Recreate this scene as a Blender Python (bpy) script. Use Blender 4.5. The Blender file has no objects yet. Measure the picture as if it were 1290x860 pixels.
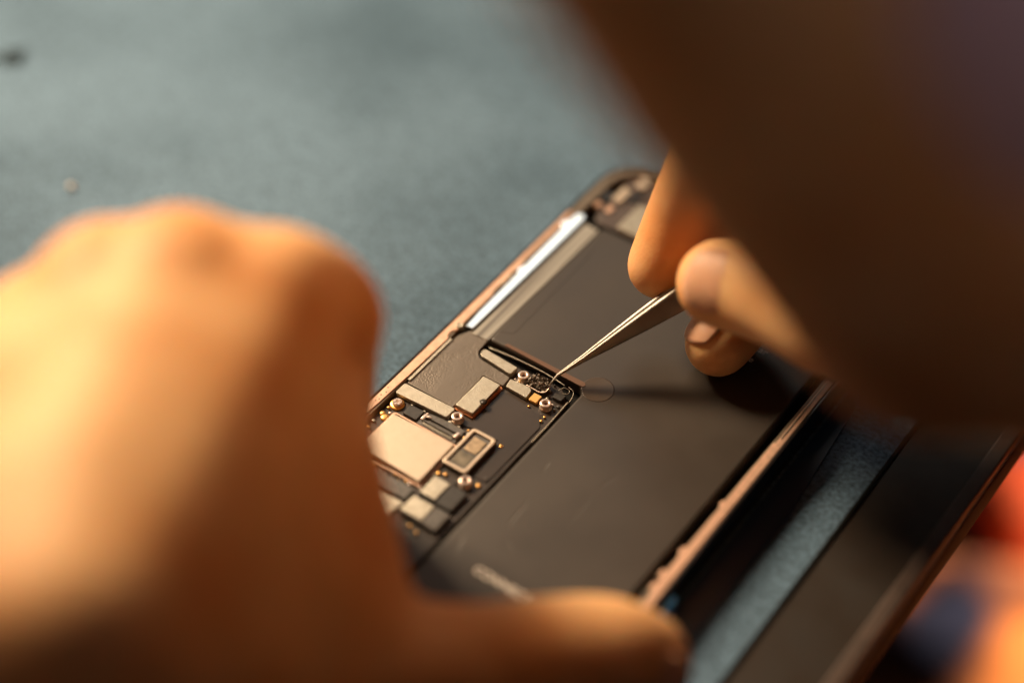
# Close-up of an opened phone being repaired: two hands, tweezers, phone, mat.
import bpy, bmesh, math, random
from mathutils import Vector, Matrix, Euler, noise
random.seed(7)
MM = 0.001
CAM_LOC=[0.0, -267.476, 279.185]
PHONE_LOC=[-26.557, -14.674, 7.0]
J={
 'l_index':[(-39.55, -65.58, 72.0, 13), (-37.69, -55.44, 73.0, 12), (-30.32, -47.11, 62.0, 9.5), (-31.91, -42.19, 48.0, 9.3), (-32.75, -40.33, 34.0, 8.6), (-34.38, -39.22, 20.0, 7.6)],
 'l_middle':[(-51.53, -67.81, 76.0, 13), (-51.3, -56.03, 77.0, 12.4), (-49.05, -44.88, 62.0, 10.5), (-45.87, -38.37, 48.0, 9.5), (-43.22, -36.47, 34.0, 8.8), (-43.47, -33.54, 18.0, 7.6)],
 'l_ring':[(-62.07, -67.53, 74.0, 12.5), (-62.31, -56.79, 75.0, 12.5), (-59.56, -46.58, 60.0, 10), (-57.77, -38.33, 46.0, 9.3), (-56.16, -32.7, 30.0, 8.5), (-57.09, -29.74, 16.0, 7.4)],
 'l_little':[(-75.46, -68.3, 66.0, 11.5), (-73.93, -59.59, 68.0, 11.5), (-72.75, -48.04, 54.0, 9.5), (-72.55, -40.21, 42.0, 8.2), (-71.28, -34.77, 28.0, 7.5), (-71.81, -29.95, 14.0, 6.5)],
 'l_meta1':[(-39.55, -65.58, 72.0, 13), (-47.56, -93.69, 68.0, 15), (-59.38, -118.18, 56.0, 18), (-71.12, -134.88, 42.0, 20)],
 'l_meta2':[(-51.53, -67.81, 76.0, 13), (-57.35, -98.63, 74.0, 15), (-67.51, -122.19, 62.0, 18), (-77.51, -137.12, 46.0, 21)],
 'l_meta3':[(-62.07, -67.53, 74.0, 12.5), (-68.36, -96.16, 71.0, 15), (-76.85, -120.85, 60.0, 18), (-85.66, -134.71, 46.0, 21)],
 'l_meta4':[(-75.46, -68.3, 66.0, 11.5), (-81.71, -93.39, 64.0, 14), (-87.4, -114.18, 54.0, 17), (-93.29, -129.95, 42.0, 20)],
 'l_thenar':[(-66.46, -127.63, 38.0, 20), (-51.41, -110.8, 30.0, 17), (-37.97, -100.92, 28.0, 15), (-24.54, -97.29, 27.0, 12)],
 'l_thumb':[(-33.81, -102.12, 32.0, 14), (-16.89, -96.64, 30.0, 12.3), (-4.48, -91.69, 25.0, 11), (5.87, -87.51, 21.0, 11), (15.48, -84.47, 18.0, 10.6), (21.54, -83.14, 14.5, 9.3)],
 'l_arm':[(-80.47, -132.43, 42.0, 26), (-91.13, -169.38, 40.0, 30), (-98.37, -214.42, 45.0, 36)],
 'r_web':[(46.07, -37.4, 84.67, 13), (49.19, -44.91, 82.9, 14), (54.67, -52.3, 81.25, 14), (61.61, -57.25, 79.18, 16)],
 'l_hull':[(-37.37, -55.84, 72.0, 11.8), (-51.29, -56.57, 76.5, 12.2), (-62.31, -56.67, 73.5, 12), (-74.33, -58.82, 66.5, 11.3), (-57.9, -104.14, 79.0, 16), (-57.12, -123.16, 78.0, 17), (-74.25, -124.08, 74.0, 18), (-67.52, -141.59, 54.0, 20), (-88.57, -136.9, 54.0, 20), (-80.09, -104.71, 71.0, 16), (-44.62, -111.5, 56.0, 15), (-45.54, -96.98, 72.0, 14)],
 'l_hull2':[(-39.65, -59.54, 64.0, 12), (-34.97, -49.71, 50.0, 9.5), (-36.25, -72.36, 50.0, 11), (-33.38, -83.65, 40.0, 11.5), (-25.67, -96.35, 30.0, 13), (-46.48, -111.45, 50.0, 16), (-46.42, -93.69, 68.0, 14), (-47.02, -113.31, 34.0, 16)],
 'r_hull':[(16.04, -102.5, 180.53, 21), (34.21, -92.12, 151.48, 25), (47.36, -84.09, 125.71, 23.5), (59.2, -78.63, 94.62, 19.5), (75.5, -77.55, 98.49, 22), (50.47, -104.74, 178.33, 26), (61.72, -86.95, 142.54, 25)],
 'r_fill':[(41.57, 7.51, 36.27, 6.5), (47.97, 2.55, 37.0, 9), (54.05, -10.19, 38.5, 10)],
 'r_index':[(45.74, -54.75, 120.9, 16), (43.76, -8.42, 78.0, 12), (39.58, 3.37, 55.0, 9.8), (35.06, 7.6, 37.0, 8.4), (29.47, 4.39, 24.0, 6.9)],
 'r_thumb':[(68.78, -50.0, 72.29, 17), (63.81, -42.95, 56.78, 14), (57.44, -34.11, 47.24, 11.3), (51.49, -24.58, 41.19, 9.5), (45.69, -17.8, 38.03, 9), (39.0, -12.68, 35.35, 8.5)],
 'r_middle':[(45.74, -60.25, 115.49, 16), (53.09, -8.4, 62.0, 12), (51.95, 0.16, 33.0, 9), (45.99, -0.91, 18.0, 7.8), (40.6, -7.51, 14.2, 6.8)],
 'r_ring':[(52.96, -63.45, 108.15, 15), (64.95, -16.83, 60.0, 12), (63.16, -10.71, 42.0, 9.5), (56.87, -7.8, 29.0, 8), (52.92, -4.91, 23.0, 7)],
 'r_little':[(61.45, -65.16, 102.26, 14), (74.14, -29.2, 60.0, 11), (71.84, -24.39, 44.0, 9.5), (67.04, -18.32, 33.0, 8), (63.64, -11.24, 26.0, 7)],
 'r_palm':[(75.78, -69.77, 87.91, 22), (68.84, -64.0, 93.58, 23), (59.54, -72.68, 113.1, 25), (49.93, -79.49, 134.44, 25)],
 'tweezers':[(7.04, -13.1, 7.6, 0), (9.07, -11.57, 9.4, 0), (31.03, -3.59, 21.5, 0)],
 'garment':[(166.6, 115.7, -262.0, 0), (190.89, 185.51, -262.0, 0), (174.27, 217.37, -310.0, 0)],
 'crumbs':[(-121.74, 103.23, 0.5, 0), (-99.23, 55.27, 0.5, 0)],
 'focus':[(7.05, -13.0, 7.5, 0)],
 'lamp_targets':[(0.0, 0.0, 7.0, 0)],
}

AZ = math.radians(35.6)
PITCH = math.radians(45.5)
scene = bpy.context.scene
COL = scene.collection

# ------------------------------------------------------------------ helpers
def tag(o, label=None, cat=None, group=None, kind=None):
    if label: o['label'] = label
    if cat: o['category'] = cat
    if group: o['group'] = group
    if kind: o['kind'] = kind
    return o

def empty(name, loc=(0, 0, 0), rz=0.0, parent=None):
    o = bpy.data.objects.new(name, None); COL.objects.link(o)
    o.empty_display_size = 0.01
    o.location = loc; o.rotation_euler = (0, 0, rz)
    if parent: o.parent = parent
    return o

def link(name, bm, mat, parent=None, smooth=False, bevel=0.0, segs=2, angle=35):
    me = bpy.data.meshes.new(name)
    bmesh.ops.recalc_face_normals(bm, faces=bm.faces)
    bm.to_mesh(me); bm.free()
    o = bpy.data.objects.new(name, me); COL.objects.link(o)
    for m in (mat if isinstance(mat, (list, tuple)) else [mat]): me.materials.append(m)
    if parent: o.parent = parent
    if smooth:
        for p in me.polygons: p.use_smooth = True
    if bevel:
        b = o.modifiers.new('bevel', 'BEVEL'); b.width = bevel*MM; b.segments = segs
        b.limit_method = 'ANGLE'; b.angle_limit = math.radians(angle)
        for p in me.polygons: p.use_smooth = True
        w = o.modifiers.new('wn', 'WEIGHTED_NORMAL')
    return o

def V3(x, y, z): return Vector((x*MM, y*MM, z*MM))

def prism(bm, pts, z0, z1, taper=0.0):
    """extrude polygon (mm)"""
    n = len(pts)
    cx = sum(p[0] for p in pts)/n; cy = sum(p[1] for p in pts)/n
    lo = [bm.verts.new(V3(p[0], p[1], z0)) for p in pts]
    hi = [bm.verts.new(V3(cx+(p[0]-cx)*(1-taper), cy+(p[1]-cy)*(1-taper), z1)) for p in pts]
    bm.faces.new(lo[::-1]); bm.faces.new(hi)
    for i in range(n):
        bm.faces.new((lo[i], lo[(i+1) % n], hi[(i+1) % n], hi[i]))

def boxpts(u0, v0, u1, v1): return [(u0, v0), (u1, v0), (u1, v1), (u0, v1)]
def box(bm, u0, v0, z0, u1, v1, z1, taper=0): prism(bm, boxpts(u0, v0, u1, v1), z0, z1, taper)

def rpoly(pts, r, seg=5):
    """round the corners of a polygon"""
    out = []; n = len(pts)
    for i in range(n):
        p = Vector(pts[i]); a = Vector(pts[i-1])-p; b = Vector(pts[(i+1) % n])-p
        rr = r[i] if isinstance(r, (list, tuple)) else r
        rr = min(rr, a.length*0.49, b.length*0.49)
        if rr <= 0: out.append(tuple(p)); continue
        A = p+a.normalized()*rr; B = p+b.normalized()*rr
        for k in range(seg+1):
            t = k/seg
            q = A*(1-t)**2+p*2*t*(1-t)+B*t*t
            out.append((q.x, q.y))
    return out

def rrect(u0, v0, u1, v1, r, seg=10):
    out = []
    for cx, cy, a0 in ((u1-r, v0+r, -90), (u1-r, v1-r, 0), (u0+r, v1-r, 90), (u0+r, v0+r, 180)):
        for k in range(seg+1):
            a = math.radians(a0+90*k/seg)
            out.append((cx+r*math.cos(a), cy+r*math.sin(a)))
    return out

def ring(bm, outer, inner, z0, z1):
    n = len(outer)
    rows = []
    for pts, z in ((outer, z0), (outer, z1), (inner, z1), (inner, z0)):
        rows.append([bm.verts.new(V3(p[0], p[1], z)) for p in pts])
    for r in range(4):
        A, B = rows[r], rows[(r+1) % 4]
        for i in range(n):
            bm.faces.new((A[i], A[(i+1) % n], B[(i+1) % n], B[i]))

def lathe(bm, cx, cy, prof, seg=28):
    """prof: list of (r,z) mm"""
    rows = []
    for r, z in prof:
        if r < 1e-6: rows.append([bm.verts.new(V3(cx, cy, z))])
        else: rows.append([bm.verts.new(V3(cx+r*math.cos(2*math.pi*k/seg), cy+r*math.sin(2*math.pi*k/seg), z)) for k in range(seg)])
    for A, B in zip(rows, rows[1:]):
        for k in range(seg):
            k2 = (k+1) % seg
            if len(A) == 1 and len(B) == 1: continue
            if len(A) == 1: bm.faces.new((A[0], B[k], B[k2]))
            elif len(B) == 1: bm.faces.new((A[k], A[k2], B[0]))
            else: bm.faces.new((A[k], A[k2], B[k2], B[k]))

def catmull(pts, n=8):
    """pts: list of tuples (any dim)"""
    P = [pts[0]]+list(pts)+[pts[-1]]
    out = []
    for i in range(1, len(P)-2):
        for k in range(n):
            t = k/n
            out.append(tuple(0.5*((2*b)+(-a+c)*t+(2*a-5*b+4*c-d)*t*t+(-a+3*b-3*c+d)*t**3)
                             for a, b, c, d in zip(P[i-1], P[i], P[i+1], P[i+2])))
    out.append(tuple(pts[-1]))
    return out

def tube(bm, pts, n=6, seg=20, cap=True, flat=1.0, upv=None):
    """tapered tube through (x,y,z,r) world-mm points with round ends; flat squashes along upv"""
    s = catmull([tuple(p[:4]) for p in pts], n)
    C_ = [Vector(p[:3]) for p in s]; R = [max(p[3], .01) for p in s]
    rows = []
    N = None
    L = len(C_)
    def frame(i):
        nonlocal N
        t = (C_[min(i+1, L-1)]-C_[max(i-1, 0)]).normalized()
        if N is None:
            ref = Vector(upv) if upv else Vector((0, 0, 1))
            if abs(ref.dot(t)) > .95: ref = Vector((1, 0, 0))
            N = (ref-t*ref.dot(t)).normalized()
        else: N = (N-t*N.dot(t)).normalized()
        return t, N, t.cross(N)
    def addrow(c, r, a, b):
        rows.append([bm.verts.new((c+a*(r*flat*math.cos(2*math.pi*k/seg))+b*(r*math.sin(2*math.pi*k/seg)))*MM) for k in range(seg)])
    t, a, b = frame(0)
    if cap:
        for th in (85, 65, 45, 22):
            th = math.radians(th); addrow(C_[0]-t*R[0]*math.sin(th), R[0]*math.cos(th), a, b)
    for i in range(L):
        t, a, b = frame(i); addrow(C_[i], R[i], a, b)
    if cap:
        for th in (22, 45, 65, 85):
            th = math.radians(th); addrow(C_[-1]+t*R[-1]*math.sin(th), R[-1]*math.cos(th), a, b)
    bm.faces.new(rows[0][::-1]); bm.faces.new(rows[-1])
    for A, B in zip(rows, rows[1:]):
        for k in range(seg):
            bm.faces.new((A[k], A[(k+1) % seg], B[(k+1) % seg], B[k]))

def text_mesh(name, txt, size, loc, mat, parent, rz=0.0, extr=0.0, space=1.0):
    cu = bpy.data.curves.new(name, 'FONT'); cu.body = txt; cu.size = size*MM; cu.space_character = space
    cu.extrude = extr; cu.offset = .00003
    o = bpy.data.objects.new(name, cu); COL.objects.link(o)
    bpy.context.view_layer.update()
    dg = bpy.context.evaluated_depsgraph_get()
    me = bpy.data.meshes.new_from_object(o.evaluated_get(dg))
    bpy.data.objects.remove(o)
    n = bpy.data.objects.new(name, me); COL.objects.link(n)
    me.materials.clear(); me.materials.append(mat)
    n.parent = parent; n.location = V3(*loc); n.rotation_euler = (0, 0, rz)
    return n

# ------------------------------------------------------------------ materials
def mat(name, base, rough=.5, metal=0.0, noise_scale=0, noise_amt=0.0, bump=0.0, bump_scale=2000, spec=.5,
        sss=0.0, sss_scale=.003, coat=0.0, base2=None, rough_var=0.0, aniso=0.0, sheen=0.0):
    m = bpy.data.materials.new(name); m.use_nodes = True
    nt = m.node_tree; b = nt.nodes['Principled BSDF']
    b.inputs['Base Color'].default_value = (*base, 1)
    b.inputs['Roughness'].default_value = rough
    b.inputs['Metallic'].default_value = metal
    b.inputs['Specular IOR Level'].default_value = spec
    b.inputs['Coat Weight'].default_value = coat
    b.inputs['Coat Roughness'].default_value = .15
    if aniso: b.inputs['Anisotropic'].default_value = aniso
    if sheen: b.inputs['Sheen Weight'].default_value = sheen
    if sss:
        b.inputs['Subsurface Weight'].default_value = sss
        b.inputs['Subsurface Radius'].default_value = (1.0, .45, .2)
        b.inputs['Subsurface Scale'].default_value = sss_scale
    tc = nt.nodes.new('ShaderNodeTexCoord')
    if noise_scale:
        n = nt.nodes.new('ShaderNodeTexNoise'); n.inputs['Scale'].default_value = noise_scale
        n.inputs['Detail'].default_value = 6
        nt.links.new(tc.outputs['Object'], n.inputs['Vector'])
        r = nt.nodes.new('ShaderNodeMapRange'); r.inputs[1].default_value = .3; r.inputs[2].default_value = .7
        nt.links.new(n.outputs[0], r.inputs[0])
        mx = nt.nodes.new('ShaderNodeMix'); mx.data_type = 'RGBA'
        b2 = base2 or tuple(c*(1-noise_amt) for c in base)
        mx.inputs[6].default_value = (*base, 1); mx.inputs[7].default_value = (*b2, 1)
        nt.links.new(r.outputs[0], mx.inputs[0]); nt.links.new(mx.outputs[2], b.inputs['Base Color'])
        if rough_var:
            rr = nt.nodes.new('ShaderNodeMapRange'); rr.inputs[3].default_value = rough-rough_var; rr.inputs[4].default_value = rough+rough_var
            nt.links.new(r.outputs[0], rr.inputs[0]); nt.links.new(rr.outputs[0], b.inputs['Roughness'])
    if bump:
        n2 = nt.nodes.new('ShaderNodeTexNoise'); n2.inputs['Scale'].default_value = bump_scale; n2.inputs['Detail'].default_value = 3
        nt.links.new(tc.outputs['Object'], n2.inputs['Vector'])
        bp = nt.nodes.new('ShaderNodeBump'); bp.inputs['Strength'].default_value = bump; bp.inputs['Distance'].default_value = .0002
        nt.links.new(n2.outputs[0], bp.inputs['Height']); nt.links.new(bp.outputs[0], b.inputs['Normal'])
    return m

M = {}
M['copper'] = mat('copper_rail', (.84, .54, .39), .42, .35, 900, .25, .15, 3000)
M['black'] = mat('black_plastic', (.012, .011, .011), .35, 0, 600, .3)
M['blackgloss'] = mat('black_gloss_edge', (.02, .018, .018), .2, 0, coat=.5)
M['void'] = mat('deep_black', (.004, .004, .004), .7, 0, spec=.2)
M['board'] = mat('board_mask', (.042, .029, .021), .42, 0, 350, .35, .12, 2500, rough_var=.08)
M['silver'] = mat('nickel_plate', (.50, .46, .38), .42, .7, 700, .3, .35, 4000, rough_var=.1)
M['shield'] = mat('shield_can', (.62, .51, .40), .45, .55, 260, .14, .18, 2500, rough_var=.06)
M['white'] = mat('bright_metal', (.90, .97, 1.0), .2, 1.0, 300, .05)
M['gold'] = mat('gold_pad', (.90, .52, .17), .35, .8)
M['screw'] = mat('screw_steel', (.85, .68, .58), .3, .75, 1500, .25)
M['darkchip'] = mat('dark_chip', (.045, .040, .036), .4, 0, 900, .4, .1, 4000)
M['grey'] = mat('grey_part', (.16, .15, .14), .4, .3, 1200, .5)
M['crystal'] = mat('torn_foam', (.16, .13, .10), .35, .3, 1800, .85, 1.0, 2500)
M['steel'] = mat('tweezer_steel', (.42, .39, .35), .48, 1.0, 300, .15, .08, 3000, aniso=.4)
M['nail'] = mat('fingernail', (.74, .40, .25), .5, 0, 150, .12, sss=.3, sss_scale=.002, spec=.35)
M['label'] = mat('label_ink', (.92, .86, .78), .6)
M['blue'] = mat('blue_film', (.05, .32, .75), .35, 0, coat=.5)
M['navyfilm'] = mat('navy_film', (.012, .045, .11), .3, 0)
M['panel'] = mat('brown_panel', (.030, .021, .015), .5, 0, 90, .4, .1, 1500, rough_var=.1)
M['rim'] = mat('brown_rim', (.085, .055, .043), .55, 0, 300, .3, .3, 2500)

def skin_mat():
    m = mat('skin', (.62, .31, .14), .6, 0, sss=.35, sss_scale=.006, spec=.3)
    nt = m.node_tree; b = nt.nodes['Principled BSDF']
    tc = nt.nodes.new('ShaderNodeTexCoord')
    n = nt.nodes.new('ShaderNodeTexNoise'); n.inputs['Scale'].default_value = 45; n.inputs['Detail'].default_value = 5
    nt.links.new(tc.outputs['Object'], n.inputs['Vector'])
    cr = nt.nodes.new('ShaderNodeValToRGB')
    cr.color_ramp.elements[0].position = .38; cr.color_ramp.elements[0].color = (.72, .33, .12, 1)
    cr.color_ramp.elements[1].position = .60; cr.color_ramp.elements[1].color = (.84, .49, .23, 1)
    nt.links.new(n.outputs[0], cr.inputs[0]); nt.links.new(cr.outputs[0], b.inputs['Base Color'])
    v = nt.nodes.new('ShaderNodeTexVoronoi'); v.inputs['Scale'].default_value = 1500
    n2 = nt.nodes.new('ShaderNodeTexNoise'); n2.inputs['Scale'].default_value = 250; n2.inputs['Detail'].default_value = 8
    nt.links.new(tc.outputs['Object'], v.inputs['Vector']); nt.links.new(tc.outputs['Object'], n2.inputs['Vector'])
    ad = nt.nodes.new('ShaderNodeMath'); ad.operation = 'ADD'
    nt.links.new(v.outputs[0], ad.inputs[0]); nt.links.new(n2.outputs[0], ad.inputs[1])
    bp = nt.nodes.new('ShaderNodeBump'); bp.inputs['Strength'].default_value = .2; bp.inputs['Distance'].default_value = .0002
    nt.links.new(ad.outputs[0], bp.inputs['Height']); nt.links.new(bp.outputs[0], b.inputs['Normal'])
    return m
M['skin'] = skin_mat()

def mat_mat():
    m = bpy.data.materials.new('work_mat_surface'); m.use_nodes = True
    nt = m.node_tree; b = nt.nodes['Principled BSDF']
    tc = nt.nodes.new('ShaderNodeTexCoord')
    big = nt.nodes.new('ShaderNodeTexNoise'); big.inputs['Scale'].default_value = 14; big.inputs['Detail'].default_value = 5
    fine = nt.nodes.new('ShaderNodeTexNoise'); fine.inputs['Scale'].default_value = 1100; fine.inputs['Detail'].default_value = 4
    mid = nt.nodes.new('ShaderNodeTexNoise'); mid.inputs['Scale'].default_value = 320; mid.inputs['Detail'].default_value = 3
    for n in (big, fine, mid): nt.links.new(tc.outputs['Object'], n.inputs['Vector'])
    r1 = nt.nodes.new('ShaderNodeValToRGB')
    r1.color_ramp.elements[0].position = .34; r1.color_ramp.elements[0].color = (.068, .124, .185, 1)
    r1.color_ramp.elements[1].position = .58; r1.color_ramp.elements[1].color = (.134, .224, .325, 1)
    nt.links.new(big.outputs[0], r1.inputs[0])
    r2 = nt.nodes.new('ShaderNodeMapRange'); r2.inputs[1].default_value = .3; r2.inputs[2].default_value = .72; r2.inputs[3].default_value = .45; r2.inputs[4].default_value = 1.35
    nt.links.new(fine.outputs[0], r2.inputs[0])
    r3 = nt.nodes.new('ShaderNodeMapRange'); r3.inputs[1].default_value = .3; r3.inputs[2].default_value = .7; r3.inputs[3].default_value = .85; r3.inputs[4].default_value = 1.12
    nt.links.new(mid.outputs[0], r3.inputs[0])
    mu = nt.nodes.new('ShaderNodeMath'); mu.operation = 'MULTIPLY'
    nt.links.new(r2.outputs[0], mu.inputs[0]); nt.links.new(r3.outputs[0], mu.inputs[1])
    vm = nt.nodes.new('ShaderNodeVectorMath'); vm.operation = 'SCALE'
    nt.links.new(r1.outputs[0], vm.inputs[0]); nt.links.new(mu.outputs[0], vm.inputs['Scale'])
    nt.links.new(vm.outputs[0], b.inputs['Base Color'])
    b.inputs['Roughness'].default_value = .8; b.inputs['Specular IOR Level'].default_value = .25
    bp = nt.nodes.new('ShaderNodeBump'); bp.inputs['Strength'].default_value = .6; bp.inputs['Distance'].default_value = .0003
    nt.links.new(fine.outputs[0], bp.inputs['Height']); nt.links.new(bp.outputs[0], b.inputs['Normal'])
    return m
M['mat'] = mat_mat()

def battery_mat():
    """dark wrapped foil with smudges and hairline scratches"""
    m = bpy.data.materials.new('battery_wrap'); m.use_nodes = True
    nt = m.node_tree; b = nt.nodes['Principled BSDF']
    tc = nt.nodes.new('ShaderNodeTexCoord')
    n = nt.nodes.new('ShaderNodeTexNoise'); n.inputs['Scale'].default_value = 40; n.inputs['Detail'].default_value = 7
    nt.links.new(tc.outputs['Object'], n.inputs['Vector'])
    r = nt.nodes.new('ShaderNodeValToRGB')
    r.color_ramp.elements[0].position = .3; r.color_ramp.elements[0].color = (.039, .032, .027, 1)
    r.color_ramp.elements[1].position = .7; r.color_ramp.elements[1].color = (.054, .045, .038, 1)
    nt.links.new(n.outputs[0], r.inputs[0]); nt.links.new(r.outputs[0], b.inputs['Base Color'])
    rr = nt.nodes.new('ShaderNodeMapRange'); rr.inputs[1].default_value = .3; rr.inputs[2].default_value = .7
    rr.inputs[3].default_value = .34; rr.inputs[4].default_value = .46
    nt.links.new(n.outputs[0], rr.inputs[0]); nt.links.new(rr.outputs[0], b.inputs['Roughness'])
    # sparse scratches: thin contour bands of a stretched noise
    mp = nt.nodes.new('ShaderNodeMapping'); mp.inputs['Scale'].default_value = (1, .35, 1); mp.inputs['Rotation'].default_value = (0, 0, .5)
    nt.links.new(tc.outputs['Object'], mp.inputs['Vector'])
    w = nt.nodes.new('ShaderNodeTexNoise'); w.inputs['Scale'].default_value = 55; w.inputs['Detail'].default_value = 1.5
    nt.links.new(mp.outputs[0], w.inputs['Vector'])
    c = nt.nodes.new('ShaderNodeValToRGB'); e = c.color_ramp.elements
    e[0].position = .498; e[0].color = (0, 0, 0, 1); e[1].position = .502; e[1].color = (0, 0, 0, 1)
    x = e.new(.5); x.color = (1, 1, 1, 1)
    nt.links.new(w.outputs[0], c.inputs[0])
    g = nt.nodes.new('ShaderNodeTexNoise'); g.inputs['Scale'].default_value = 70
    nt.links.new(tc.outputs['Object'], g.inputs['Vector'])
    gt = nt.nodes.new('ShaderNodeMapRange'); gt.inputs[1].default_value = .58; gt.inputs[2].default_value = .64
    nt.links.new(g.outputs[0], gt.inputs[0])
    mm = nt.nodes.new('ShaderNodeMath'); mm.operation = 'MULTIPLY'
    nt.links.new(c.outputs[0], mm.inputs[0]); nt.links.new(gt.outputs[0], mm.inputs[1])
    fine = nt.nodes.new('ShaderNodeTexNoise'); fine.inputs['Scale'].default_value = 160; fine.inputs['Detail'].default_value = 5
    nt.links.new(tc.outputs['Object'], fine.inputs['Vector'])
    sc = nt.nodes.new('ShaderNodeMath'); sc.operation = 'MULTIPLY'; sc.inputs[1].default_value = .35
    nt.links.new(fine.outputs[0], sc.inputs[0])
    ad = nt.nodes.new('ShaderNodeMath'); ad.operation = 'SUBTRACT'
    nt.links.new(sc.outputs[0], ad.inputs[0]); nt.links.new(mm.outputs[0], ad.inputs[1])
    bp = nt.nodes.new('ShaderNodeBump'); bp.inputs['Strength'].default_value = .35; bp.inputs['Distance'].default_value = .0002
    nt.links.new(ad.outputs[0], bp.inputs['Height']); nt.links.new(bp.outputs[0], b.inputs['Normal'])
    return m
M['battery'] = battery_mat()

def streak_mat(name, c1, c2, scale, rough=.4, metal=.4):
    """fine lines running along local Y"""
    m = mat(name, c1, rough, metal)
    nt = m.node_tree; b = nt.nodes['Principled BSDF']
    tc = nt.nodes.new('ShaderNodeTexCoord'); mp = nt.nodes.new('ShaderNodeMapping'); mp.inputs['Scale'].default_value = (1, .012, .012)
    n = nt.nodes.new('ShaderNodeTexNoise'); n.inputs['Scale'].default_value = scale; n.inputs['Detail'].default_value = 3
    nt.links.new(tc.outputs['Object'], mp.inputs['Vector']); nt.links.new(mp.outputs[0], n.inputs['Vector'])
    r = nt.nodes.new('ShaderNodeValToRGB')
    r.color_ramp.elements[0].position = .38; r.color_ramp.elements[0].color = (*c2, 1)
    r.color_ramp.elements[1].position = .6; r.color_ramp.elements[1].color = (*c1, 1)
    nt.links.new(n.outputs[0], r.inputs[0]); nt.links.new(r.outputs[0], b.inputs['Base Color'])
    return m
M['flex'] = streak_mat('flex_cable', (.40, .38, .33), (.15, .135, .12), 1500)

def pebble_mat():
    m = mat('pebbled_foil', (.17, .145, .12), .4, .35)
    nt = m.node_tree; b = nt.nodes['Principled BSDF']
    tc = nt.nodes.new('ShaderNodeTexCoord')
    v = nt.nodes.new('ShaderNodeTexVoronoi'); v.inputs['Scale'].default_value = 2500; v.inputs['Randomness'].default_value = .8
    n = nt.nodes.new('ShaderNodeTexNoise'); n.inputs['Scale'].default_value = 150; n.inputs['Detail'].default_value = 3
    for q in (v, n): nt.links.new(tc.outputs['Object'], q.inputs['Vector'])
    mr = nt.nodes.new('ShaderNodeMapRange'); mr.inputs[1].default_value = .38; mr.inputs[2].default_value = .6
    nt.links.new(n.outputs[0], mr.inputs[0])
    mu = nt.nodes.new('ShaderNodeMath'); mu.operation = 'MULTIPLY'
    nt.links.new(v.outputs[0], mu.inputs[0]); nt.links.new(mr.outputs[0], mu.inputs[1])
    bp = nt.nodes.new('ShaderNodeBump'); bp.inputs['Strength'].default_value = .4; bp.inputs['Distance'].default_value = .0002
    bp.invert = True
    nt.links.new(mu.outputs[0], bp.inputs['Height']); nt.links.new(bp.outputs[0], b.inputs['Normal'])
    return m
M['pebble'] = pebble_mat()

def cloth_mat(name, c1, c2, lo=.42, hi=.55, sc=9):
    m = mat(name, c1, .85, 0, bump=.3, bump_scale=900)
    nt = m.node_tree; b = nt.nodes['Principled BSDF']
    tc = nt.nodes.new('ShaderNodeTexCoord'); n = nt.nodes.new('ShaderNodeTexNoise'); n.inputs['Scale'].default_value = sc
    nt.links.new(tc.outputs['Object'], n.inputs['Vector'])
    r = nt.nodes.new('ShaderNodeValToRGB')
    r.color_ramp.elements[0].position = lo; r.color_ramp.elements[0].color = (*c1, 1)
    r.color_ramp.elements[1].position = hi; r.color_ramp.elements[1].color = (*c2, 1)
    nt.links.new(n.outputs[0], r.inputs[0]); nt.links.new(r.outputs[0], b.inputs['Base Color'])
    return m
M['orange'] = cloth_mat('orange_fabric', (.03, .035, .08), (.92, .28, .06), .36, .50, 13)
M['red'] = cloth_mat('red_fabric', (.65, .07, .02), (.8, .14, .04))
M['navy'] = cloth_mat('navy_fabric', (.02, .03, .06), (.05, .05, .09))
M['mauve'] = cloth_mat('mauve_fabric', (.66, .46, .52), (.78, .56, .62))
M['floor'] = mat('floor_dark', (.03, .025, .025), .7, 0, 5, .3)
M['crumb'] = mat('dark_lint', (.015, .025, .022), .9)

# ------------------------------------------------------------------ setting
setting = empty('bench', (PHONE_LOC[0]*MM, PHONE_LOC[1]*MM, 0), -AZ)
def place(o):
    o.location = setting.location; o.rotation_euler = setting.rotation_euler; return o
bm = bmesh.new(); prism(bm, rrect(-900, -500, 106.1, 900, 6), -3, 0)
tag(place(link('work_mat', bm, M['mat'], None, bevel=.8)), kind='structure')
bm = bmesh.new(); box(bm, -920, -520, -14, 105.8, 920, -3.05)
tag(place(link('table_top', bm, M['void'], None, bevel=2)), kind='structure')
bm = bmesh.new(); box(bm, -3000, -3000, -760, 3000, 3000, -750)
tag(link('floor', bm, M['floor']), kind='structure')
bpy.data.objects.remove(setting)
BASE = (PHONE_LOC[0]*MM, PHONE_LOC[1]*MM, 0)

# ------------------------------------------------------------------ phone
ph = empty('smartphone', BASE, -AZ)
tag(ph, 'opened smartphone lying face up on the blue grey mat with battery and circuit board exposed', 'phone')
U0, U1, VB, VT = -.7, 72.4, -54, 90.2
bm = bmesh.new(); prism(bm, rrect(U0+.6, VB+.6, U1-.6, VT-.6, 10.5), .4, 4.2)
link('back_plate', bm, M['void'], ph)
bm = bmesh.new(); ring(bm, rrect(U0, VB, U1, VT, 11), rrect(U0+.75, VB+.75, U1-.75, VT-.75, 10.4), 0.2, 7.2)
link('outer_frame', bm, M['blackgloss'], ph, bevel=.3)
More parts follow.
